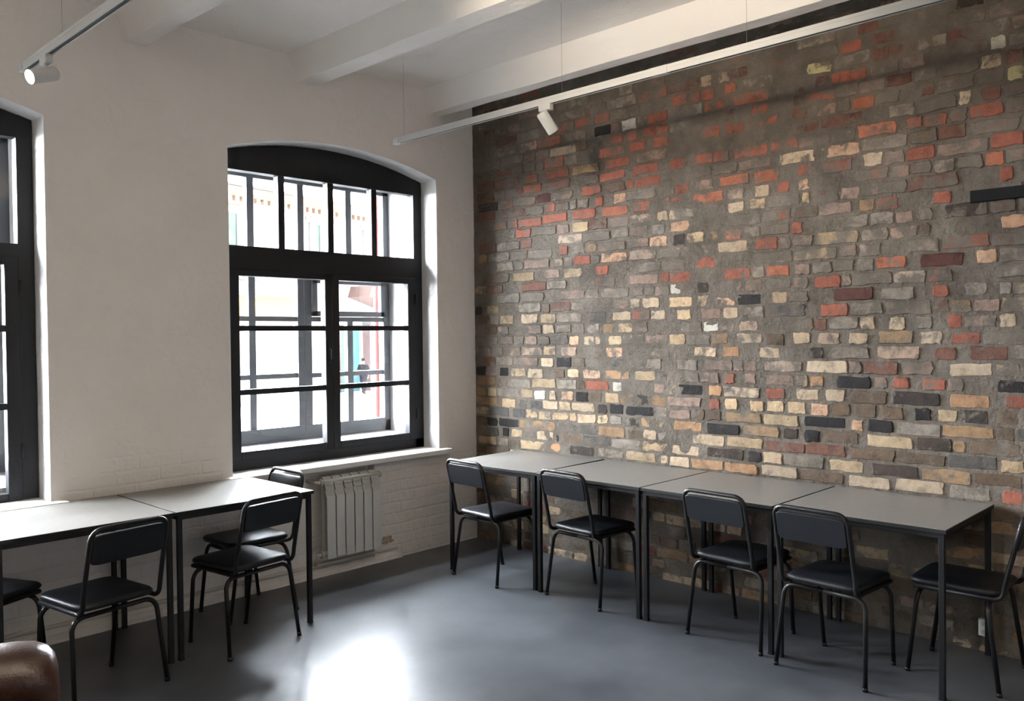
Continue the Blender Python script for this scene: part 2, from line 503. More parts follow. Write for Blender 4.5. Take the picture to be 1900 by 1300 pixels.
# course, centre (mm from the corner), length (mm), kind of brick
BRICKS = """0,2326,115,P 1,1774,99,P 4,1922,127,G 5,1777,99,C 5,2063,92,C 5,2343,100,C 6,2228,88,C 10,135,207,T 10,626,249,T 10,876,170,Q 10,1113,224,D 10,1378,224,G 10,1634,242,T 10,1828,59,C 10,1940,159,C 10,2151,233,Q 10,2391,219,Q 10,2646,229,C 10,2913,247,B 10,3183,228,C 10,3452,249,C 10,3701,195,G 10,3898,92,R 11,205,102,S 11,339,66,X 11,461,113,T 11,758,167,C 11,899,59,X 11,1252,251,S 11,1508,243,G 11,1763,217,T 11,1991,200,C 11,2280,252,D 11,2487,88,X 11,2598,134,C 11,2800,243,G 11,3057,194,T 11,3325,249,D 11,3584,239,O 11,3831,221,B 12,189,119,X 12,373,213,X 12,1129,237,S 12,1386,230,O 12,1592,119,B 12,1709,116,C 12,1934,145,G 12,2162,233,C 12,2418,243,T 12,2683,245,N 12,2931,240,N 12,3199,248,B 12,3457,258,B 12,3710,239,S 12,3899,100,T 13,266,218,S 13,487,128,S 13,1308,94,Y 13,1426,104,G 13,1752,217,O 13,2007,213,Q 13,2268,226,X 13,2532,236,O 13,2719,95,D 13,2853,91,X 13,3025,195,B 13,3296,241,T 13,3524,178,D 13,3648,63,O 13,3819,231,B 14,131,241,O 14,375,148,T 14,536,79,S 14,669,123,S 14,813,150,C 14,1131,209,C 14,1308,80,D 14,1434,117,X 14,1631,230,X 14,1950,159,P 14,2201,108,B 14,2412,244,O 14,2660,222,T 14,2928,240,X 14,3121,63,H 14,3246,132,X 14,3448,230,G 14,3692,240,O 14,3865,76,B 14,3924,50,C 15,193,102,T 15,577,118,T 15,709,115,W 15,837,67,C 15,983,122,H 15,1118,112,X 15,1249,102,B 15,1395,118,T 15,1656,99,D 15,1790,108,O 15,1980,258,P 15,2209,81,R 15,2329,85,Y 15,2501,88,Y 15,2625,109,Y 15,2761,111,Y 15,2899,101,H 15,3026,103,B 15,3169,114,B 15,3311,115,B 15,3472,81,X 15,3593,92,T 15,3732,114,D 15,3874,101,B 16,125,207,O 16,977,187,G 16,1263,203,R 16,1442,78,W 16,1791,84,P 16,2030,184,X 16,2216,88,Q 16,2631,121,R 16,2825,138,C 16,2993,109,C 16,3185,197,B 16,3434,240,D 16,3702,186,Q 16,3915,99,R 17,66,105,X 17,330,99,X 17,484,152,T 17,665,154,C 17,905,103,B 17,1042,107,C 17,1216,157,H 17,1443,208,Q 17,1676,172,T 17,1923,116,P 17,2176,136,P 17,2317,66,R 17,2458,76,P 17,2656,180,P 17,2883,79,Q 17,3099,186,X 17,3252,61,P 17,3357,79,R 17,3529,112,R 17,3630,81,P 17,3891,117,X 18,162,137,N 18,788,128,C 18,950,145,X 18,1437,221,S 18,2010,156,G 18,2238,201,P 18,2465,76,P 18,2674,239,K 18,2944,238,C 18,3247,183,N 18,3444,158,P 18,3706,199,C 19,454,113,P 19,811,120,T 19,1002,143,K 19,1419,137,H 19,2143,158,C 19,2331,118,Q 19,2590,134,C 19,2883,79,D 19,3081,213,G 19,3342,217,K 19,3585,101,N 19,3789,172,N 20,366,131,P 20,622,124,P 20,1053,92,H 20,1220,150,C 20,1426,111,Y 20,1933,123,T 20,2252,113,O 20,2454,165,C 20,2627,121,B 20,2795,104,C 20,2956,127,K 20,3126,105,C 20,3333,178,O 20,3516,103,C 20,3684,133,R 21,200,110,B 21,806,112,C 21,1096,112,G 21,1234,109,G 21,1368,92,O 21,1511,121,Y 21,2188,106,W 21,2448,126,K 21,2912,71,N 21,3179,81,C 21,3341,84,C 21,3478,74,G 21,3629,70,R 21,3876,71,C 22,99,139,B 22,368,148,T 22,609,172,C 22,800,150,T 22,1276,148,S 22,1486,160,C 22,1789,113,C 22,1987,106,Y 22,2189,144,P 22,2330,102,C 22,2485,142,G 22,2709,209,S 22,2991,155,R 22,3661,95,O 23,48,70,X 23,211,135,T 23,610,234,G 23,927,189,N 23,1601,87,C 23,1730,133,C 23,1962,173,Y 23,2141,102,Y 23,2289,136,H 23,2458,161,X 23,2659,93,T 23,3098,218,M 23,3342,175,G 23,3558,79,R 23,3730,99,G 23,3864,53,G 24,1043,227,P 24,1614,112,P 24,1821,107,P 24,1922,82,W 24,2132,78,D 24,2331,148,P 24,2486,107,P 24,2785,90,P 24,2953,149,R 24,3038,99,K 24,3404,165,K 25,240,168,N 25,659,254,N 25,1671,233,P 25,1845,59,R 25,1943,204,R 25,2162,164,D 25,2373,183,R 25,2647,145,A 25,2801,90,P 25,3307,155,A 25,3565,209,M 25,3780,92,H 26,551,221,T 26,841,148,P 26,1045,170,T 26,1313,107,R 26,2153,145,R 26,3074,98,P 26,3681,227,R 27,690,259,P 27,1138,148,R 27,1419,220,H 27,1666,218,K 27,2343,203,C 27,2575,139,R 27,2802,122,P 27,3222,145,G 27,3486,53,B 27,3900,106,H 28,105,92,O 28,962,77,R 28,1107,99,G 28,1224,85,O 28,1796,137,H 28,1956,92,D 28,2076,133,Y 28,2221,50,O 28,2352,110,A 28,2479,107,G 28,2770,66,R 28,3378,90,P 28,3487,67,P 28,3681,208,D 29,160,198,N 29,1021,228,K 29,1635,154,P 29,1797,106,G 29,1961,142,H 29,3001,185,P 29,3174,81,O 29,3572,85,R 30,556,154,R 30,958,115,P 30,1122,142,Y 30,1467,171,P 30,1647,186,K 30,1829,84,C 30,1916,92,C 30,2372,110,C 30,2515,110,Y 30,2824,50,Y 30,3085,105,P 30,3870,50,R 31,626,234,R 31,868,249,R 31,1154,209,R 31,1428,231,A 31,1658,142,R 31,1830,105,R 31,1927,113,R 31,2175,212,A 31,2372,114,K 31,2547,96,C 31,2684,76,R 31,2812,73,H 31,3358,90,P 31,3583,102,G 31,3820,87,A 32,134,229,N 32,444,243,N 32,830,106,R 32,1149,98,G 32,1294,71,R 32,1475,103,H 32,1984,101,R 32,2147,131,P 32,2358,205,A 32,2359,211,A 32,2578,173,A 32,2580,170,A 32,2825,97,R 32,2827,106,N 32,3015,169,R 32,3019,181,R 32,3025,168,R 32,3214,105,C 32,3462,141,R 32,3875,147,R 33,166,227,D 33,573,223,P 33,765,140,M 33,948,193,P 33,1223,169,R 33,1447,149,N 33,1714,205,R 33,2500,209,P 33,2535,175,P 33,2774,226,C 33,3029,221,H 33,3625,126,N 33,3828,197,P 34,136,198,N 34,657,178,R 34,917,207,R 34,1413,220,R 34,1693,206,R 34,1950,122,R 34,2148,116,R 34,2224,199,R 34,2472,222,R 34,2693,165,R 34,3234,208,A 34,3435,80,R 34,3532,129,R 34,3781,152,R 35,145,198,N 35,638,151,R 35,905,220,R 35,1170,245,O 35,1455,206,R 35,1748,246,P 35,3368,127,G 35,3680,58,C 35,3805,87,N 36,348,161,N 36,874,183,R 36,1409,231,R 36,1630,132,R 36,1813,126,R 36,2200,125,R 36,2372,120,R 36,2616,101,R 36,2792,96,N 36,2928,155,P 36,3163,125,A 36,3498,70,N 36,3914,69,V 37,634,110,N 37,959,243,C 37,1139,98,B 37,1451,103,R 37,1586,78,R 37,1729,107,R 37,1835,84,R 37,2543,126,R 37,2919,155,R 37,3355,127,N 37,3801,87,C 37,3910,76,N 38,366,247,G 38,621,165,K 38,824,237,R 38,1087,187,G 38,1330,141,X 38,1559,123,W 38,1793,158,R 38,2227,149,R 38,2480,233,A 38,2825,85,N 38,3081,207,R 38,3428,116,P 38,3837,67,W 39,374,232,N 39,2177,88,R 39,2338,72,A 39,2909,145,V 39,3254,94,N 39,3651,91,N 40,190,121,N 40,469,128,P 40,2165,76,C 40,2290,73,K 40,3091,118,R 40,3273,121,N 41,3188,115,N 41,3705,131,D 42,193,196,N"""
TINT = {'R': (148, 78, 57), 'N': (108, 70, 57), 'A': (164, 90, 60), 'P': (138, 112, 100), 'K': (166, 140, 121), 'C': (178, 154, 126), 'Q': (166, 122, 82),
        'Y': (186, 156, 116), 'T': (164, 138, 104), 'O': (140, 110, 76), 'B': (98, 80, 64), 'D': (62, 53, 48), 'X': (42, 39, 40),
        'S': (80, 77, 75), 'G': (132, 121, 110), 'H': (192, 146, 112), 'M': (84, 48, 44), 'W': (184, 176, 162), 'V': (176, 164, 106)}
GAIN = 0.80

def brick_wall():
    rnd = random.Random(21)
    YEND = -YF * 1000
    courses = {}
    for t in BRICKS.split():
        k, c, l, t_ = t.split(',')
        courses.setdefault(int(k), []).append([int(c), int(l), t_, 0])
    m = MB()
    bm = m.bm
    # mortar bed: a slightly uneven skin
    step = 0.04
    ny, nz = int(-YF / step), int(H / step) + 1
    grid = []
    for i in range(ny + 1):
        row = []
        for j in range(nz + 1):
            z = min(j * step, H)
            y = -i * step
            w = 0.0022 * math.sin(y * 2.1 + z * 1.3) + 0.0016 * math.sin(y * 5.3 - z * 4.1) + rnd.uniform(-0.0022, 0.0022)
            row.append(bm.verts.new((max(0.0, 0.004 + w), y, z)))
        grid.append(row)
    for i in range(ny):
        for j in range(nz):
            f = bm.faces.new((grid[i][j], grid[i + 1][j], grid[i + 1][j + 1], grid[i][j + 1]))
            f.smooth = True
    # solid behind the skin
    m.box(0.03, 0.3, YF, 0.0, 0.0, H)
    lay = bm.loops.layers.float_color.new('brick_tint')

    def brick(yc, zc, L, hgt, kind, smear):
        c = TINT[kind]
        g, hue = rnd.uniform(0.82, 1.14), rnd.uniform(-0.03, 0.07)
        col = [min(0.9, v * GAIN * g * t_) for v, t_ in zip(lin(*c)[:3], (1 + hue, 1, 1 - hue))]
        mean = col[0] * .3 + col[1] * .5 + col[2] * .2
        col = [c_ * .74 + mean * .26 * t_ for c_, t_ in zip(col, (1.06, 1.0, .9))]
        proud = rnd.uniform(0.0004, 0.0032)
        hl, hh = L / 2, hgt / 2
        rag = 0.0045 + 0.012 * max(0, smear - 0.3)
        pts = []
        cr = 0.006
        base = [(-hl + cr, -hh), (-hl * .5, -hh), (0, -hh), (hl * .5, -hh), (hl - cr, -hh), (hl, -hh + cr), (hl, 0), (hl, hh - cr), (hl - cr, hh), (hl * .5, hh),
                (0, hh), (-hl * .5, hh), (-hl + cr, hh), (-hl, hh - cr), (-hl, 0), (-hl, -hh + cr)]
        tilt = rnd.uniform(-0.02, 0.02)
        for (u, v) in base:
            pts.append((u + rnd.uniform(-rag, rag), v + rnd.uniform(-rag, rag) * 0.8 + u * tilt))
        rings = []
        for (sx, inset) in ((0.012, -0.002), (0.0045 - proud, 0.0015), (0.0025 - proud, 0.0035)):
            ring = []
            for (u, v) in pts:
                d = math.hypot(u, v) or 1
                ring.append(bm.verts.new((sx + (rnd.uniform(-0.001, 0.001) if sx < 0 else 0),
                                          min(-0.002, yc + u * (1 - inset / max(0.02, hl))), zc + v * (1 - inset / max(0.02, hh)))))
            rings.append(ring)
        n = len(pts)
        fs = []
        for a, b in zip(rings, rings[1:]):
            for i in range(n):
                fs.append(bm.faces.new((a[i], a[(i + 1) % n], b[(i + 1) % n], b[i])))
        cv = bm.verts.new((0.001 - proud - rnd.uniform(-0.002, 0.002), min(-0.003, yc), zc))
        for i in range(n):
            fs.append(bm.faces.new((rings[-1][i], rings[-1][(i + 1) % n], cv)))
        for f in fs:
            f.material_index = 1
            for l in f.loops:
                l[lay] = (col[0], col[1], col[2], smear)

    for k in range(0, 45):
        zc = course_z(k)
        pitch = 0.079 if k < 15 else 0.0826
        if zc + 0.03 > H: break
        row = sorted(courses.get(k, []))
        placed = []
        for c, l, t, _ in row:
            if placed and c - l / 2 < placed[-1][1] + 8:
                a = placed[-1][1] + 10
                b = c + l / 2
                if b - a < 40: continue
                placed.append([a, b, t, True])
            else:
                placed.append([c - l / 2, c + l / 2, t, True])
        # fill the gaps between the bricks one can tell apart
        z = zc
        if z > 2.25: pal, skip = 'RNNNPGGRBGP', 0.30
        elif z > 1.75: pal, skip = 'PGGNRPKGTBG', 0.32
        elif z > 1.3: pal, skip = 'GGPPCTGKBSG', 0.28
        elif z > 0.75: pal, skip = 'GBTOGDSCBTO', 0.12
        else: pal, skip = 'BNBGOTBCNBP', 0.25
        fill = []
        pos = 6.0
        todo = placed + [[YEND, YEND, '', True]]
        for a, b, t, _ in todo:
            while a - pos > 75:
                L = rnd.choice((240, 240, 118, 118, 180))
                L = min(L, a - pos - 12)
                if L < 55: break
                if a - (pos + L) < 75: L = a - pos - 14
                L = min(L, 255)
                if rnd.random() > skip:
                    fill.append([pos, pos + L, rnd.choice(pal), False])
                pos += L + rnd.uniform(10, 18)
            pos = max(pos, b + 12)
        for a, b, t, listed in placed + fill:
            hgt = pitch - 0.015 + rnd.uniform(-0.005, 0.004)
            if listed:
                sm = {'X': 0.30, 'M': 0.15, 'W': 0.33}.get(t, 0.36 if z < 1.3 else 0.40) + rnd.uniform(-0.06, 0.06)
                if t in 'PGK' : sm += 0.06
            else:
                sm = (0.40 if z < 1.3 else 0.505) + rnd.uniform(-0.06, 0.09)
            brick(-(a + b) / 2000, zc + rnd.uniform(-0.004, 0.004), (b - a) / 1000, hgt, t, sm)
    o = m.build('wall_right', [M_MORTAR, M_BRICK])
    structure(o)
brick_wall()

# dark steel bar let into the brickwork
m = MB(); m.box(-0.022, 0.05, -5.6, -3.71, 2.312, 2.372, 0.003)
o = m.build('embedded_steel_bar', mat('matt_black_steel', (0.008, 0.008, 0.009, 1), 0.8, spec=0.15))
tag(o, 'black steel bar set flat into the brick wall', 'steel bar')

# ------------------------------------------------------------------ windows
def window(idx, x0, x1, transom=(2.118, 2.274), top=2.775, bottom=0.90, stile=0.014):
    root = bpy.data.objects.new('window_%d' % idx, None)
    COL.objects.link(root)
    root.location = (x0, 0, 0)
    structure(root)
    W = x1 - x0
    e = 0.004
    yi0, yi1 = 0.18, 0.25
    # fixed inner frame
    m = MB()
    st = 0.085
    m.box(e, st, yi0, yi1, ZB + .02, ZS + .02)
    m.box(W - st, W - e, yi0, yi1, ZB + .02, ZS + .02)
    m.box(e, W - e, yi0, yi1, ZB + .02, bottom - 0.055)
    m.box(st, W - st, yi0 - .004, yi1, transom[0], transom[1])
    ar = arch(0, W)
    poly = [(px, pz - e) for px, pz in ar if e <= px <= W - e]
    poly = [(e, ZS - .03)] + poly + [(W - e, ZS - .03)]
    m.prism([(W - e, top), (e, top)] + [(max(e, min(W - e, px)), pz) for px, pz in poly], yi0 - .003, yi1)
    # upright glazing bars of the top light
    for c in (0.492, 0.895, 1.285):
        m.box(c - 0.024, c + 0.024, yi0 + .006, yi1 - .004, transom[1], top)
    m.build('frame', M_FRAME, root)
    m = MB(); m.box(st, W - st, 0.222, 0.226, transom[1], top)
    m.build('top_pane', M_GLASS, root)
    # two casements below
    mid = 0.885
    for (a, b, side) in ((st, mid, 'l'), (mid + .004, W - st, 'r')):
        m = MB()
        s = 0.072
        yc0, yc1 = yi0 - .012, yi1 - .02
        bz, tz = bottom - .055, transom[0]
        gl, gr = (a + 0.072 if side == 'l' else a + 0.058), (b - 0.058 if side == 'l' else b - 0.072)
        m.box(a, gl, yc0, yc1, bz, tz, 0.004); m.box(gr, b, yc0, yc1, bz, tz, 0.004)
        m.box(gl, gr, yc0, yc1, bz, bottom, 0.004); m.box(gl, gr, yc0, yc1, tz - .045, tz, 0.004)
        for zc in (1.724, 1.296):
            m.box(gl, gr, yc0 + .008, yc1 - .006, zc - .018, zc + .018)
        c = m.build('casement', M_FRAME, root)
        m = MB(); m.box(gl, gr, 0.206, 0.210, bottom, tz - .045)
        m.build('pane', M_GLASS, c)
        if side == 'l':
            m = MB()
            m.box(b - .04, b - .018, yc0 - .006, yc0, 1.47, 1.62, 0.003)
            m.tube(fillet([(b - .029, yc0 - .004, 1.575), (b - .029, yc0 - .03, 1.575), (b - .029, yc0 - .032, 1.50)], .012), .007, 8)
            m.build('handle', M_FRAME, c)
        else:
            m = MB()
            for hz in (1.05, 1.95):
                m.tube([(b + .002, yc0 - .006, hz - .04), (b + .002, yc0 - .006, hz + .04)], .009, 8)
            m.build('hinge', M_FRAME, c)
    # outer window, nearer the street
    yo0, yo1 = 0.605, 0.67
    ob, ot = 0.895, 2.825
    m = MB()
    os_ = 0.058
    m.box(e, os_, yo0, yo1, ZB + .1, ZS + .02); m.box(W - os_, W - e, yo0, yo1, ZB + .1, ZS + .02)
    m.box(e, W - e, yo0, yo1, ob - .01, ob + .075)
    poly = [(e, ZS - .03)] + [(max(e, min(W - e, px)), pz - e) for px, pz in ar] + [(W - e, ZS - .03)]
    m.prism([(W - e, ot), (e, ot)] + poly, yo0, yo1)
    m.box(os_, W - os_, yo0, yo1, 2.15, 2.30)
    for c in (0.492, 0.912, 1.352) + ((W - .10, W - .15, W - .20) if stile > .1 else ()):
        m.box(c - 0.027, c + 0.027, yo0 + .006, yo1 - .006, 2.30, ot)
    m.build('outer_frame', M_FRAME_OUT, root)
    m = MB(); m.box(os_, W - os_, 0.636, 0.640, 2.30, ot)
    m.build('top_pane', M_GLASS, root)
    for (a, b, bars, vc) in ((os_, 0.92, (1.80, 1.373), 0.492), (0.924, W - os_, (1.80, 1.368), 1.35)):
        m = MB()
        lft = a + (0.055 if a < .5 else .062); rgt = b - (.055 if a < .5 else stile)
        bz, tz = ob + .075, 2.15
        m.box(a, lft, yo0 - .012, yo1 - .01, bz - .02, tz); m.box(rgt, b, yo0 - .012, yo1 - .01, bz - .02, tz)
        m.box(lft, rgt, yo0 - .012, yo1 - .01, bz - .02, bz + .02); m.box(lft, rgt, yo0 - .012, yo1 - .01, tz - .03, tz)
        m.box(vc - .027, vc + .027, yo0, yo1 - .02, bz, 1.80 if a > .5 else tz)
        for zc in bars:
            m.box(lft, rgt, yo0 - .002, yo1 - .02, zc - .018, zc + .018)
        c = m.build('outer_casement', M_FRAME_OUT, root)
        m = MB(); m.box(lft, rgt, 0.632, 0.636, bz, tz)
        m.build('pane', M_GLASS, c)
        if a > .5:      # small hinged airing pane at the top of the right outer casement
            m = MB()
            q0, q1, r0, r1 = lft + .004, rgt - .004, 1.822, tz - .034
            m.box(q0, q0 + .04, yo0 - .03, yo0 + .01, r0, r1); m.box(q1 - .035, q1, yo0 - .03, yo0 + .01, r0, r1)
            m.box(q0, q1, yo0 - .03, yo0 + .01, r0, r0 + .04); m.box(q0, q1, yo0 - .03, yo0 + .01, r1 - .04, r1)
            m.build('airing_pane_frame', M_FRAME_OUT, c)
    # sloping white sill between the two windows
    m = MB()
    m.prism([(yi1 - .005, ZB), (yi1 - .005, .845), (yo0 + .02, .885), (yo1 + .02, .885), (yo1 + .02, ZB)], e, W - e, 'x')
    m.build('middle_sill', M_REVEAL, root)
    # inner sill board
    m = MB()
    m.box(-.055, W + .075, -.075, 0.0, ZB - .005, ZB + .036, 0.008)
    m.box(e, W - e, -.01, yi0 + .004, ZB - .0, ZB + .036)
    m.build('sill', M_SILL, root)
    return root

window(1, *WIN[0])
window(2, *WIN[1], transom=(2.118, 2.19), bottom=0.82, stile=0.16)

# ------------------------------------------------------------------ furniture: tables
def make_table(label):
    t = thing('desk_table', label, 'table', group=None)
    w, d, h = 0.815, 0.765, 0.770
    m = MB(); m.box(-w / 2 + .002, w / 2 - .002, -d / 2 + .002, d / 2 - .002, h - .018, h, 0.0012, segs=1)
    m.build('tabletop', M_TOP, t)
    m = MB()
    b = .0022
    m.box(-w / 2, w / 2, -d / 2, -d / 2 + b, h - .0185, h - .0012); m.box(-w / 2, w / 2, d / 2 - b, d / 2, h - .0185, h - .0012)
    m.box(-w / 2, -w / 2 + b, -d / 2, d / 2, h - .0185, h - .0012); m.box(w / 2 - b, w / 2, -d / 2, d / 2, h - .0185, h - .0012)
    m.build('edge_band', M_EDGE, t)
    m = MB()
    q, r = .0125, .0185
    lx, ly = w / 2 - .0225, d / 2 - .0225
    z0, z1 = h - .0435, h - .0188
    m.box(-lx - q, lx + q, -ly - q, -ly + q, z0, z1, .002); m.box(-lx - q, lx + q, ly - q, ly + q, z0, z1, .002)
    m.box(-lx - q, -lx + q, -ly, ly, z0, z1, .002); m.box(lx - q, lx + q, -ly, ly, z0, z1, .002)
    m.build('frame', M_TABLELEG, t)
    for sx in (-1, 1):
        for sy in (-1, 1):
            m = MB(); m.box(sx * lx - q, sx * lx + q, sy * ly - q, sy * ly + q, 0.006, z0 + .002, .0022)
            m.box(sx * lx - q - .0008, sx * lx + q + .0008, sy * ly - q - .0008, sy * ly + q + .0008, 0.0, .010, .001)
            m.build('leg', M_TABLELEG, t)
    return t

tproto = None
# x, y, rotation, label
for x, y, rz, lb in (
        (-0.405, -0.932, PI / 2 + math.radians(2.0), 'grey-topped black-legged table tucked into the corner beside the brick wall'),
        (-0.398, -1.765, PI / 2, 'grey-topped table along the brick wall, second from the room corner'),
        (-0.398, -2.588, PI / 2, 'grey-topped table along the brick wall, third from the room corner'),
        (-0.400, -3.411, PI / 2, 'grey-topped table ending the brick wall row, white socket behind its legs'),
        (-2.475, -0.412, 0.0, 'grey-topped table reflecting the window glare, beside the radiator'),
        (-3.298, -0.412, 0.0, 'grey-topped table under the left edge window, behind the brown armchair')):
    if tproto is None:
        o = tproto = make_table(lb)
    else:
        o = copy_tree(tproto)
    o.location = (x, y, 0)
    o.rotation_euler = (0, 0, rz)
    o['label'] = lb
    o['group'] = 'tables in a row along the brick wall' if x > -1 else 'tables in a row along the window wall'

# ------------------------------------------------------------------ furniture: chairs
def cushion(m, x0, x1, y0, y1, z0, z1, puff, axis, p=9.0):
    """a padded board: rounded outline with a crowned face; axis is the thickness direction"""
    ux0, ux1, vx0, vx1 = x0, x1, (y0 if axis == 'z' else z0), (y1 if axis == 'z' else z1)
    t0, t1 = (z0, z1) if axis == 'z' else (y0, y1)
    cu, cv, hu, hv = (ux0 + ux1) / 2, (vx0 + vx1) / 2, (ux1 - ux0) / 2, (vx1 - vx0) / 2
    def sq(a, s):
        # rounded rectangle by angle
        c, d = math.cos(a), math.sin(a)
        k = (abs(c) ** p + abs(d) ** p) ** (-1 / p)
        return c * k * hu * s, d * k * hv * s
    N = 64
    prof = [(0.97, t0), (1.0, t0 + (t1 - t0) * .25), (1.0, t0 + (t1 - t0) * .62), (0.965, t1 - puff * .25), (0.90, t1), (0.7, t1 + puff * .55), (0.4, t1 + puff * .9)]
    rings = []
    for s, t in prof:
        ring = []
        for k in range(N):
            u, v = sq(2 * PI * k / N, s)
            ring.append(m.bm.verts.new((cu + u, cv + v, t) if axis == 'z' else (cu + u, t, cv + v)))
        rings.append(ring)
    for a, b in zip(rings, rings[1:]):
        for k in range(N):
            f = m.bm.faces.new((a[k], a[(k + 1) % N], b[(k + 1) % N], b[k])); f.smooth = True
    m.bm.faces.new(rings[0])
    cvt = m.bm.verts.new((cu, cv, t1 + puff) if axis == 'z' else (cu, t1 + puff, cv))
    for k in range(N):
        f = m.bm.faces.new((rings[-1][k], rings[-1][(k + 1) % N], cvt)); f.smooth = True

def make_chair(label):
    c = thing('dining_chair', label, 'chair')
    R = 0.0112
    # padded seat
    m = MB(); cushion(m, -.187, .187, -.195, .205, .436, .466, .009, 'z', 9.0)
    m.build('seat', M_LEATHER, c)
    # bent back tube running on under the seat as rails
    ub = .188
    m = MB()
    path = [(-ub + .004, .17, .427), (-ub + .002, -.208, .427), (-ub, -.218, .50), (-ub + .004, -.292, .818), (ub - .004, -.292, .818), (ub, -.218, .50), (ub - .002, -.208, .427), (ub - .004, .17, .427)]
    m.tube(fillet(path, .050, 8), R, 12)
    m.build('back_frame', M_STEEL, c)
    # upholstered back board between the uprights, following their lean
    m = MB(); cushion(m, -.176, .176, -.012, .010, -.072, .070, .006, 'y', 11.0)
    zc = .726
    lean = math.atan2(.074, .318)
    for v in m.bm.verts:
        y, z = v.co.y, v.co.z
        v.co.y = -.2705 + y * math.cos(lean) - z * math.sin(lean)
        v.co.z = zc + y * math.sin(lean) + z * math.cos(lean)
    m.build('backrest', M_LEATHER, c)
    # two bent leg frames, each leg one half
    for (yt, yf, xf, xt) in ((-.150, -.205, .226, .205), (.155, .207, .181, .190)):
        for s in (-1, 1):
            m = MB()
            p = [(0, yt, .405), (s * xt, yt, .405), (s * xf, yf, 0.004)]
            m.tube(fillet(p, .055, 8), R, 12)
            m.tube([(s * xf, yf, 0.0), (s * (xf - .0012), yf, .018)], R + .0016, 12)
            m.build('leg', M_STEEL, c)
    return c

cproto = None
for x, y, deg, lb, gr in (
        (-0.671, -0.903, -94, 'black padded chair nearest the room corner, at the corner table', 'B'),
        (-0.590, -1.690, -94, 'black padded chair, second from the corner along the brick wall', 'B'),
        (-0.600, -2.732, -93.5, 'black padded chair, third from the corner along the brick wall', 'B'),
        (-0.685, -3.295, -93.5, 'black padded chair, nearest of those facing the brick wall', 'B'),
        (-0.335, -3.770, 0, 'black padded chair at the end of the brick wall tables, cut by the photo edge', 'B'),
        (-3.280, -0.810, 9, 'black padded chair seen from behind, next to the brown armchair', 'W'),
        (-2.500, -0.735, 8, 'black padded chair seen from behind at the glossy table near the radiator', 'W'),
        (-2.220, -0.285, 90, 'black padded chair beneath the window sill, turned sideways at the table end', 'W'),
        (-3.660, -0.380, -65, 'black padded chair under the left table, mostly outside the picture', 'W')):
    if cproto is None:
        o = cproto = make_chair(lb)
    else:
        o = copy_tree(cproto)
    o.location = (x, y, 0)
    o.rotation_euler = (0, 0, math.radians(deg))
    o['label'] = lb
    o['group'] = 'black chairs at the brick wall tables' if gr == 'B' else 'black chairs at the window wall tables'

# ------------------------------------------------------------------ radiator and its pipe
r = thing('radiator', 'white six-section wall radiator below the window sill', 'radiator', (-1.30, -0.07, 0.14))
n, sw = 6, 0.0775
for i in range(n):
    xc = (i - (n - 1) / 2) * sw
    m = MB()
    m.box(xc - .0345, xc + .0345, -.055, -.048, 0.0, .43, .003)
    c = m.build('section', M_RADI, r)
    m = MB()
    m.box(xc - .004, xc + .004, -.005, .035, 0.01, .535)              # web
    m.prism([(-.052, .425), (-.030, .470), (-.026, .468), (-.046, .425)], xc - .036, xc + .036, 'x')
    m.prism([(-.040, .470), (-.022, .505), (-.018, .503), (-.034, .470)], xc - .030, xc + .036, 'x')
    m.prism([(-.036, .508), (-.012, .548), (.006, .558), (.030, .558), (.030, .548), (.008, .546), (-.010, .538), (-.030, .506)], xc - .035, xc + .031, 'x')
    m.box(xc - .034, xc + .034, .008, .012, .01, .545)
    m.build('fin', M_RADI_IN, c)
for z in (.03, .525):
    m = MB()
    m.tube([(-.245, -.012, z), (.245, -.012, z)], .019, 12)
    mf = m.build('manifold', M_RADI_IN, r)
    for xa in (-.258, .238):
        m = MB(); m.tube([(xa, -.012, z), (xa + .018, -.012, z)], .024, 12)
        m.build('end_plug', M_RADI_IN, mf)
m = MB(); m.tube(fillet([(-.245, -.012, .525), (-.275, -.012, .525), (-.275, .12, .525)], .02), .012, 10)
m.build('connecting_pipe', M_PIPE, r)
m = MB(); m.tube(fillet([(-.245, -.012, .03), (-.275, -.012, .03), (-.275, .03, -.045)], .02), .012, 10)
m.build('connecting_pipe', M_PIPE, r)

m = MB()
m.tube(fillet([(-4.6, -.011, .100), (-.86, -.011, .078), (-.835, -.011, .076), (-.835, .03, .076)], .02), .0125, 12)
o = m.build('heating_pipe', M_PIPE)
tag(o, 'cream-painted heating pipe running low along the white window wall', 'pipe')
m = MB()
rr = random.Random(4)
N = 60
sec = []
for k in range(N + 1):
    x = -4.9 + (4.9 - .80) * k / N
    h = .042 + rr.uniform(-.005, .006); d = -.022 + rr.uniform(-.004, .004)
    sec.append([m.bm.verts.new(p) for p in ((x, d - .004, 0), (x, d, h * .7), (x, d * .6, h), (x, 0.004, h + .008))])
for a, b in zip(sec, sec[1:]):
    for j in range(3):
        m.bm.faces.new((a[j], a[j + 1], b[j + 1], b[j]))
m.bm.faces.new(sec[0]); m.bm.faces.new(sec[-1])
structure(m.build('baseboard_back', M_WALL, smooth=True))
m = MB()
pts = []
for k in range(14):
    a = 2 * PI * k / 14
    pts.append((-.93 + math.cos(a) * .070 * rr.uniform(.55, 1.15), .150 + math.sin(a) * .032 * rr.uniform(.7, 1.15)))
m.prism(pts, -.006, .01, 'y')
structure(m.build('trim_4', M_PATCH))

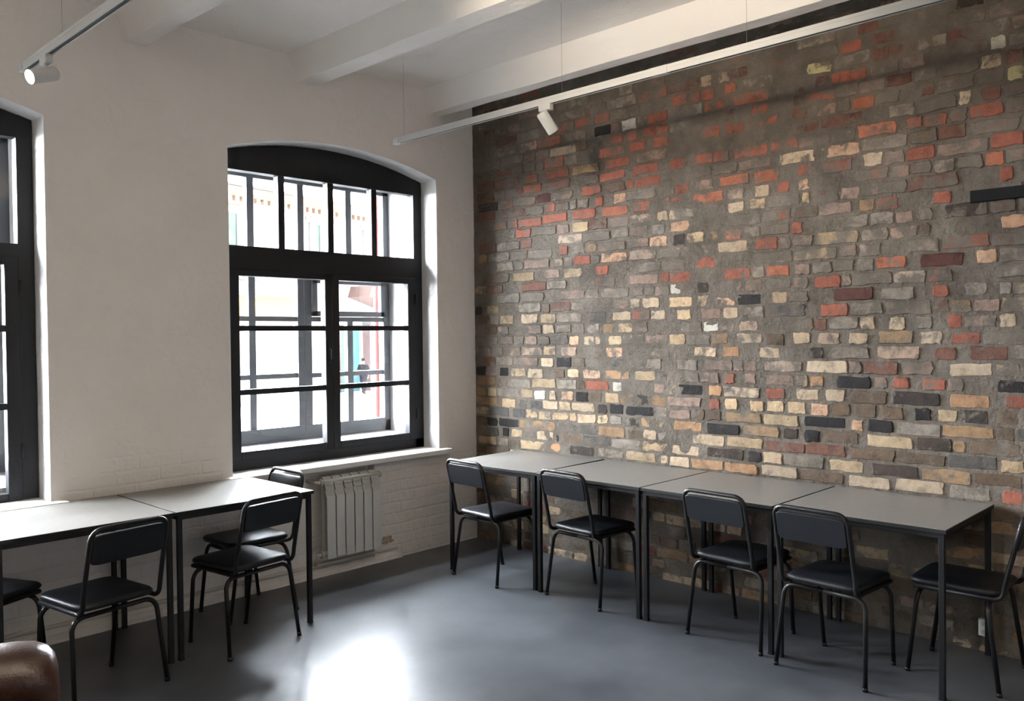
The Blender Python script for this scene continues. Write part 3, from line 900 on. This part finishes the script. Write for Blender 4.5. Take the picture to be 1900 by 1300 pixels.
# ------------------------------------------------------------------ wall sockets
def socket(y, z, w, h, lb):
    s = thing('wall_socket', lb, 'socket', (0.0, y, z))
    m = MB(); m.box(-.03, .004, -w / 2, w / 2, -h / 2, h / 2, .004)
    m.build('plate', M_OUTLET, s)
    m = MB()
    for dz in ((.0,) if h < .06 else (-h / 4, h / 4)):
        m.tube([(-.0312, 0, dz), (-.024, 0, dz)], min(w, h) * .26, 16)
    m.build('insert', M_RADI_IN, s)
    return s
socket(-3.775, .13, .055, .085, 'white wall socket low on the brick wall, under the end table')

# ------------------------------------------------------------------ lighting tracks and spotlights
def track(x, y0, y1, z, wires, lb, joints=()):
    t = thing('lighting_track', lb, 'lighting track', (x, y0, z))
    L = y1 - y0
    m = MB()
    m.box(-.0165, -.011, 0, L, 0, .0245); m.box(.011, .0165, 0, L, 0, .0245); m.box(-.018, .018, 0, L, .0245, .040)
    m.box(-.011, -.0095, 0.001, L - .001, 0.0004, .002); m.box(.0095, .011, 0.001, L - .001, 0.0004, .002)
    m.build('rail', M_WHITE_METAL, t)
    m = MB(); m.box(-.0105, .0105, .0, L, .0045, .0245); m.build('slot', M_SLOT, t)
    m = MB(); m.box(-.020, .020, -.004, .055, -.002, .042, .004); m.build('end_cap', M_WHITE_METAL, t)
    m = MB(); m.box(-.020, .020, L - .055, L + .004, -.002, .042, .004); m.build('end_cap', M_WHITE_METAL, t)
    for j in joints:
        m = MB(); m.box(-.0195, .0195, j - y0 - .05, j - y0 + .05, -.0015, .0415, .002); m.build('joint', M_WHITE_METAL, t)
    for wy in wires:
        m = MB(); m.tube([(0, wy - y0, .038), (0, wy - y0, H - z)], .0011, 6)
        m.build('suspension_wire', M_WIRE, t)
    return t

RX, LX, RZ = -1.065, -3.405, 3.0
track(RX, -7.6, -0.33, RZ, (-0.43, -1.86, -3.02, -4.4, -5.8, -7.2), 'white suspended lighting track in front of the brick wall', joints=(-2.53, -5.3))
track(LX, -7.6, -0.30, RZ, (-0.86, -2.3, -3.7, -5.1, -6.5), 'white suspended lighting track above the left window', joints=(-4.2,))

def spot(x, y, direction, lb, lit, power=0, size=1.2):
    s = thing('track_spotlight', lb, 'spotlight', (x, y, RZ), group='white track spotlights')
    d = Vector(direction).normalized()
    m = MB(); m.box(-.017, .017, -.045, .045, -.034, .006, .004); m.build('adapter', M_WHITE_METAL, s)
    m = MB(); m.tube([(0, .0, -.03), (0, .0, -.062)], .0085, 12); m.ico((0, 0, -.066), .013, 2); m.build('arm', M_WHITE_METAL, s)
    c0 = Vector((0, 0, -.084)) - d * .05
    c1 = c0 + d * .135
    m = MB()
    ra = .035
    m.tube([c0, c0 + d * .004, c0 + d * .012, c1 - d * .004, c1], ra, 24,
           radii=[ra * .80, ra * .93, ra, ra, ra * .96], cap=True)
    m.build('lamp_head', M_WHITE_METAL, s, angle=40)
    m = MB(); m.tube([c1 - d * .002, c1 + d * .0015], ra * .86, 24)
    m.build('lens', M_LIT if lit else M_LENS, s)
    if lit:
        ld = bpy.data.lights.new('spot_beam', 'SPOT')
        ld.energy = power
        ld.color = (1.0, 0.85, 0.66)
        ld.spot_size = size
        ld.spot_blend = 0.9
        ld.shadow_soft_size = 0.10
        lo = bpy.data.objects.new('spot_beam', ld)
        COL.objects.link(lo)
        lo.parent = s
        lo.location = c1 + d * .01
        lo.rotation_euler = d.to_track_quat('-Z', 'Y').to_euler()
    return s
M_LIT = emit('lit_lens', (1.0, 0.90, 0.70, 1), 120.0)
M_LENS = mat('unlit_lens', (0.25, 0.25, 0.25, 1), 0.15)
spot(RX, -1.735, (.62, -.22, -.85), 'unlit white track spotlight pointed down at the brick wall', False)
spot(LX, -0.64, (-.90, -.20, -.36), 'lit white spotlight glowing above the left window', True, 60, 1.8)
SPOT_WARM = (
    (LX, -2.75, (3.4, 0.35, 0.30), 'lit white track spotlight, second along the left track', 165, 1.15),
    (LX, -4.15, (-1.4, 1.2, 1.6), 'added lit track spotlight, unseen, third along the left track, brightening the ceiling', 260, 2.2),  # from here on: unseen lamps added to brighten ceiling and upper walls
    (LX, -5.40, (-1.6, 0.2, 1.9), 'added lit track spotlight, unseen, fourth along the left track, brightening the ceiling', 480, 2.0),
    (LX, -6.60, (1.2, 0.8, 1.9), 'added lit track spotlight, unseen, fifth along the left track, brightening the ceiling', 480, 2.0),
)
for x, y, d, lb, p, sz in SPOT_WARM:
    spot(x, y, d, lb, True, p, sz)

# ------------------------------------------------------------------ brown leather armchair, mostly out of frame
a = thing('leather_armchair', 'brown leather armchair with rounded arm, at the lower left corner', 'armchair', (-4.375, -2.142, 0), math.radians(-15))
def rounded(m, x0, x1, y0, y1, z0, z1, r, segs=5):
    m.box(x0, x1, y0, y1, z0, z1, r, segs=segs)
def arm(s):
    m = MB()
    # arm with a fat rolled top, profile across y, extruded along x, ends rounded by insets
    prof = []
    for k in range(11):
        t = -0.25 * PI + k / 10 * 1.5 * PI
        prof.append((.125 * math.cos(t), .545 + .115 * math.sin(t)))
    prof = [(.100, .12), (.104, .40)] + prof + [(-.104, .40), (-.100, .12)]
    rings = []
    for (xx, ins) in ((-.40, 1.0), (.30, 1.0), (.37, .985), (.42, .95), (.455, .88), (.475, .77), (.484, .6), (.486, .3)):
        cy, cz = 0, .40
        rings.append([m.bm.verts.new((xx, s * .345 + cy + u * ins, cz + (v - cz) * (ins if v > cz else 1.0))) for u, v in prof])
    n = len(prof)
    for p, q in zip(rings, rings[1:]):
        for k in range(n):
            f = m.bm.faces.new((p[k], p[(k + 1) % n], q[(k + 1) % n], q[k])); f.smooth = True
    m.bm.faces.new(rings[0]); m.bm.faces.new(rings[-1])
    o = m.build('arm', M_BROWN, a)
    m = MB()
    m.tube(fillet([(-.39, s * .345 - .105, .46), (.40, s * .345 - .104, .46), (.472, s * .345 - .05, .46), (.472, s * .345 + .05, .46), (.40, s * .345 + .104, .46), (-.39, s * .345 + .105, .46)], .05), .005, 8)
    m.build('seam', M_BROWN, o)
arm(1); arm(-1)
m = MB(); rounded(m, -.46, -.22, -.44, .44, .12, .86, .09); m.build('backrest', M_BROWN, a, smooth=True, angle=60)
m = MB(); rounded(m, -.28, .43, -.245, .245, .14, .33, .02); m.build('base', M_BROWN, a, smooth=True, angle=60)
m = MB(); rounded(m, -.235, .44, -.24, .24, .325, .46, .05); m.build('seat_cushion', M_BROWN, a, smooth=True, angle=60)
for sx in (-.38, .38):
    for sy in (-.35, .35):
        m = MB(); m.tube([(sx, sy, 0), (sx, sy, .13)], .025, 12, radii=[.018, .026]); m.build('foot', M_DARKWOOD, a)

# ------------------------------------------------------------------ outside: yard, house opposite, walker
m = MB(); m.box(-60, 90, WT + .01, 110, -1.3, -1.1)
M_YARD = mat('pale_yard_concrete', (0.42, 0.41, 0.40, 1), 0.9)
noise_color(M_YARD, 0.6, (0.62, 0.61, 0.60, 1), (0.72, 0.71, 0.70, 1))
structure(m.build('ground', M_YARD))

PF = Vector((19.16, 30.79, 0))
AF = math.radians(90 - 78.549)
def brickish(name, c1, c2, mortar):
    mm = mat(name, c1, 0.9)
    tc = nd(mm, 'ShaderNodeTexCoord')
    mp = nd(mm, 'ShaderNodeMapping'); mp.inputs['Rotation'].default_value = (PI / 2, 0, 0)
    br = nd(mm, 'ShaderNodeTexBrick')
    br.inputs['Color1'].default_value = c1; br.inputs['Color2'].default_value = c2; br.inputs['Mortar'].default_value = mortar
    br.inputs['Scale'].default_value = 1.0; br.inputs['Brick Width'].default_value = .26; br.inputs['Row Height'].default_value = .085
    br.inputs['Mortar Size'].default_value = .012
    lk(mm, tc.outputs['Object'], mp.inputs['Vector']); lk(mm, mp.outputs['Vector'], br.inputs['Vector'])
    lk(mm, br.outputs['Color'], bsdf(mm).inputs['Base Color'])
    return mm
M_FACADE = brickish('pale_facade_brick', (0.30, 0.255, 0.22, 1), (0.34, 0.28, 0.235, 1), (0.36, 0.34, 0.32, 1))
M_CORNICE = brickish('orange_cornice_brick', (0.075, 0.040, 0.022, 1), (0.095, 0.052, 0.03, 1), (0.12, 0.085, 0.06, 1))
M_ROOF = mat('dark_roof_sheet', (0.020, 0.018, 0.022, 1), 0.7)
M_ROOFRED = mat('rust_roof_edge', (0.10, 0.035, 0.025, 1), 0.8)
M_TREEREFL = mat('painted_tree_reflection_glass', (0.035, 0.075, 0.040, 1), 0.35)  # reflection of trees painted as green into the pane colour
noise_color(M_TREEREFL, 2.5, (0.008, 0.024, 0.010, 1), (0.032, 0.052, 0.032, 1), 0.35, 0.65)
M_WINFR = mat('pale_window_wood', (0.06, 0.06, 0.066, 1), 0.7)
M_TEAL = mat('turquoise_door_paint', (0.002, 0.058, 0.070, 1), 0.6)
M_YEL = mat('yellow_render', (0.14, 0.082, 0.020, 1), 0.8)
M_PINK = mat('pink_render', (0.155, 0.085, 0.085, 1), 0.9)
noise_color(M_PINK, 0.9, (0.055, 0.030, 0.031, 1), (0.13, 0.085, 0.082, 1), 0.3, 0.7)
M_CANOPY = mat('brown_canopy_boards', (0.050, 0.026, 0.020, 1), 0.8)
M_RED = mat('red_pipe_paint', (0.030, 0.005, 0.004, 1), 0.7, spec=0.1)

h = thing('building', 'pale brick house across the yard seen through the window', 'building', (PF.x, PF.y, 0), AF)
m = MB(); m.box(-16, 13, 0.0, 9, -1.1, 8.0); m.build('wall', M_FACADE, h)
m = MB()
m.box(-16.1, 13.1, -.14, 9, 8.0, 8.16); m.box(-16.15, 13.15, -.26, 9, 8.16, 8.40)
for i in range(72):
    m.box(-15.9 + i * .4, -15.74 + i * .4, -.2, .0, 7.78, 8.0)
m.box(-16, 13, -.06, 0, 7.62, 7.70)
m.build('cornice', M_CORNICE, h)
m = MB(); m.prism([(-.42, 8.40), (-.42, 8.50), (4.5, 10.0), (9.2, 8.5), (9.2, 8.4)], -16.3, -1.9, 'x'); m.build('roof', M_ROOF, h)
m = MB(); m.prism([(-.36, 8.40), (-.36, 8.48), (4.5, 9.9), (9.2, 8.5), (9.2, 8.4)], -1.9, 13.3, 'x'); m.build('roof', M_ROOFRED, h)
for s0 in (-10.6, -6.7, -0.9, 2.95, 6.9):
    w = 1.42
    m = MB()
    m.box(s0, s0 + w, -.03, .05, 5.2, 7.28)
    wn = m.build('window', M_TREEREFL, h)
    m = MB()
    for (u0, u1) in ((s0 - .05, s0 + .05), (s0 + w / 2 - .07, s0 + w / 2 + .07), (s0 + w - .05, s0 + w + .05)):
        m.box(u0, u1, -.07, .02, 5.2, 7.3)
    m.box(s0 - .05, s0 + w + .05, -.07, .02, 7.22, 7.32); m.box(s0, s0 + w, -.07, .02, 5.15, 5.25)
    m.build('window_frame', M_WINFR, wn)
    m = MB(); m.box(s0 - .3, s0 + w + .3, -.11, 0, 7.42, 7.56); m.build('lintel', M_CORNICE, h)
m = MB(); m.box(-16, 13, -.10, 0, 4.3, 4.42); m.build('string_course', M_WINFR, h)
m = MB(); m.box(1.05, 2.45, -.08, .05, -1.1, 2.1, .01); d = m.build('door', M_TEAL, h)
m = MB(); m.box(1.72, 1.76, -.10, -.07, -1.1, 2.1); m.build('door_seam', M_ROOF, d)
m = MB(); m.box(.72, 1.05, -.12, .02, -1.1, 2.25); m.box(.72, 2.62, -.12, .02, 2.1, 2.3); m.build('door_surround', M_CANOPY, h)
m = MB(); m.prism([(1.7, 3.75), (1.95, 4.3), (4.3, 3.45), (4.3, 3.1)], -1.5, -.0, 'y'); m.build('porch_canopy', M_CANOPY, h)
m = MB(); m.box(2.8, 6.5, -.5, 0, -1.1, 2.35); m.build('pink_annexe', M_PINK, h)
m = MB(); m.box(2.75, 6.6, -.62, 0, 2.35, 2.62); m.build('annexe_roof', M_WINFR, h)
for q in ((-2.45, -2.2, 1.35, 1.6), (-2.5, -1.9, 2.35, 2.6)):
    m = MB(); m.box(q[0], q[1], -.09, 0, q[2], q[3]); m.build('vent_plate', M_ROOFRED, h)
m = MB(); m.tube([(-2.8, -.08, -1.0), (-2.8, -.08, 2.1)], .05, 10); m.build('downpipe', M_WINFR, h)

ax = thing('yellow_annexe', 'low yellow outbuilding with overexposure painted into its lower wall, in front of the brick house outside', 'building', (PF.x, PF.y, 0), AF)
m = MB(); m.box(-9.5, -4.1, -2.6, -.05, 2.35, 3.45); m.build('wall', M_YEL, ax)
m = MB(); m.box(-9.45, -4.15, -2.55, -.05, -1.1, 2.35); m.build('lower_wall', M_FACADE, ax)  # yellow burning out to white: overexposure put into the lower wall's colour
m = MB(); m.prism([(-9.8, 3.45), (-9.8, 3.62), (-3.6, 3.62), (-3.6, 3.45)], -2.9, -.04, 'y'); m.build('roof', M_WINFR, ax)

m = MB()
m.tube([(-.374, .80, -1.1), (-.374, .80, 3.4)], .036, 14)
m.box(-.40, -.34, WT - .02, .80, 2.2, 2.23); m.box(-.40, -.34, WT - .02, .80, .6, .63)
o = m.build('rainwater_downpipe', M_RED)
tag(o, 'red rainwater downpipe just outside the window', 'pipe')

# walker in dark clothes, far across the yard
def skin(name, verts, edges, radii, material, parent=None, root=0, loc=None):
    me = bpy.data.meshes.new(name)
    me.from_pydata(verts, edges, [])
    me.materials.append(material)
    o = bpy.data.objects.new(name, me)
    COL.objects.link(o)
    if parent: o.parent = parent
    o.modifiers.new('Skin', 'SKIN')
    sub = o.modifiers.new('Sub', 'SUBSURF'); sub.levels = 1; sub.render_levels = 2
    if not me.skin_vertices:
        me.attributes.new('skin', 'FLOAT', 'POINT')
    for i, rv in enumerate(radii):
        sv = me.skin_vertices[0].data[i]
        sv.radius = (rv, rv) if not isinstance(rv, tuple) else rv
        sv.use_root = (i == root)
    for p in me.polygons: p.use_smooth = True
    return o
M_SKIN = mat('skin', (0.10, 0.055, 0.04, 1), 0.6, spec=0.1)
M_COAT = mat('dark_grey_coat', (0.005, 0.0045, 0.006, 1), 0.9, spec=0.05)
M_TROUS = mat('grey_trousers', (0.010, 0.009, 0.012, 1), 0.9, spec=0.05)
M_HAIR = mat('dark_hair', (0.006, 0.004, 0.004, 1), 0.9, spec=0.05)
def person():
    p = thing('person', 'person in dark coat walking across the yard, seen through the window', 'person', (20.36, 29.23, -1.1), math.radians(128))
    V = [(0, 0, .93), (0, 0, 1.12), (0, .02, 1.36), (0, .03, 1.47), (0, .05, 1.56), (0, .06, 1.66),          # 0-5 pelvis..head
         (-.10, .02, .88), (-.11, .18, .50), (-.11, .16, .09), (-.11, .29, .04),                            # 6-9 left leg forward
         (.10, -.02, .88), (.11, -.05, .48), (.11, -.32, .13), (.11, -.24, .04),                            # 10-13 right leg back
         (-.19, .02, 1.38), (-.25, -.10, 1.12), (-.25, .02, .88), (-.25, .06, .82),                          # 14-17 left arm
         (.19, .02, 1.38), (.25, .10, 1.12), (.25, .24, .92), (.25, .29, .87)]                               # 18-21 right arm
    E = [(0, 1), (1, 2), (2, 3), (3, 4), (4, 5), (0, 6), (6, 7), (7, 8), (8, 9), (0, 10), (10, 11), (11, 12), (12, 13),
         (2, 14), (14, 15), (15, 16), (16, 17), (2, 18), (18, 19), (19, 20), (20, 21)]
    R = [.13, .12, .12, .055, .075, .085, .085, .055, .04, .035, .085, .055, .04, .035, .06, .042, .032, .03, .06, .042, .032, .03]
    # fingers
    for s, w, hd in ((-1, 16, 17), (1, 20, 21)):
        b = Vector(V[hd])
        d = (Vector(V[hd]) - Vector(V[w])).normalized()
        for k, ln in enumerate((.065, .075, .07, .055)):
            i = len(V)
            off = Vector((0, (k - 1.5) * .018, 0))
            V.append(tuple(b + off + d * .03)); V.append(tuple(b + off + d * (.03 + ln)))
            R += [.010, .008]; E += [(hd, i), (i, i + 1)]
        i = len(V)
        V.append(tuple(b + Vector((-s * .02, .03, -.03)))); V.append(tuple(b + Vector((-s * .03, .045, -.07))))
        R += [.011, .009]; E += [(w, i), (i, i + 1)]
    skin('body', V, E, R, M_SKIN, p)
    skin('coat', [V[0], V[1], V[2], (0, .03, 1.45), V[14], V[15], (-.25, .0, .90), V[18], V[19], (.25, .22, .94), (0, 0, .74)],
         [(0, 1), (1, 2), (2, 3), (2, 4), (4, 5), (5, 6), (2, 7), (7, 8), (8, 9), (0, 10)], [.17, .16, .16, .08, .085, .065, .05, .085, .065, .05, .17], M_COAT, p)
    skin('trousers', [V[0], V[6], V[7], V[8], V[10], V[11], V[12]], [(0, 1), (1, 2), (2, 3), (0, 4), (4, 5), (5, 6)], [.14, .11, .078, .06, .11, .078, .06], M_TROUS, p)
    m = MB(); m.ico((0, .045, 1.685), .098, 2, (.95, 1.05, .95)); hr = m.build('hair', M_HAIR, p)
    m = MB()
    for s in (-1, 1):
        m.box(s * .11 - .045, s * .11 + .045, (.10 if s < 0 else -.38), (.36 if s < 0 else -.18), (0.0 if s < 0 else .02), (.09 if s < 0 else .13), .02)
    m.build('shoes', M_HAIR, p)
person()

# ------------------------------------------------------------------ light: overcast daylight, lamps
w = bpy.data.worlds.new('overcast_sky')
SC.world = w
w.use_nodes = True
bg = w.node_tree.nodes['Background']
bg.inputs['Color'].default_value = (0.90, 0.935, 1.0, 1)
# overcast sky, brightest where the hidden sun stands (beyond the house opposite)
_nt = w.node_tree
_tc = _nt.nodes.new('ShaderNodeTexCoord'); _sx = _nt.nodes.new('ShaderNodeSeparateXYZ'); _mr = _nt.nodes.new('ShaderNodeMapRange')
_nt.links.new(_tc.outputs['Generated'], _sx.inputs['Vector']); _nt.links.new(_sx.outputs['Y'], _mr.inputs['Value'])
for _k, _v in (('From Min', -0.25), ('From Max', 0.35), ('To Min', 10.0), ('To Max', 160.0)):
    _mr.inputs[_k].default_value = _v
_nt.links.new(_mr.outputs['Result'], bg.inputs['Strength'])
for i, (x0, x1) in enumerate(WIN):
    ld = bpy.data.lights.new('window_portal', 'AREA')
    ld.shape = 'RECTANGLE'; ld.size = x1 - x0; ld.size_y = 2.25
    ld.cycles.is_portal = True
    lo = bpy.data.objects.new('window_portal', ld)
    COL.objects.link(lo)
    lo.location = ((x0 + x1) / 2, WT + .03, 1.88)
    lo.rotation_euler = (-PI / 2, 0, 0)          # emits towards the room (-y)

# ------------------------------------------------------------------ camera
F, YAW, PITCH, ROLL = 1568.9135, 0.80803035, -0.01657737, -0.01091683
CAM = Vector((-4.8044197, -5.01402328, 1.65))
fw = Vector((math.sin(YAW) * math.cos(PITCH), math.cos(YAW) * math.cos(PITCH), math.sin(PITCH)))
r0 = Vector((math.cos(YAW), -math.sin(YAW), 0)); u0 = r0.cross(fw)
rt = math.cos(ROLL) * r0 + math.sin(ROLL) * u0
up = -math.sin(ROLL) * r0 + math.cos(ROLL) * u0
cd = bpy.data.cameras.new('camera'); cam = bpy.data.objects.new('camera', cd)
COL.objects.link(cam)
cam.matrix_world = Matrix(((rt.x, up.x, -fw.x, CAM.x), (rt.y, up.y, -fw.y, CAM.y), (rt.z, up.z, -fw.z, CAM.z), (0, 0, 0, 1)))
cd.sensor_fit = 'HORIZONTAL'; cd.sensor_width = 36.0; cd.lens = F / 1900 * 36.0
cd.clip_start = 0.05; cd.clip_end = 500
SC.camera = cam

SC.view_settings.view_transform = 'Standard'
SC.view_settings.look = 'None'
SC.view_settings.gamma = 1.0
SC.view_settings.use_curve_mapping = False
SC.view_settings.exposure = 0.38
cy = SC.cycles
cy.max_bounces = 12; cy.diffuse_bounces = 8; cy.glossy_bounces = 4; cy.transparent_max_bounces = 16
cy.caustics_reflective = False; cy.caustics_refractive = False
cy.sample_clamp_indirect = 6.0
cy.use_denoising = True
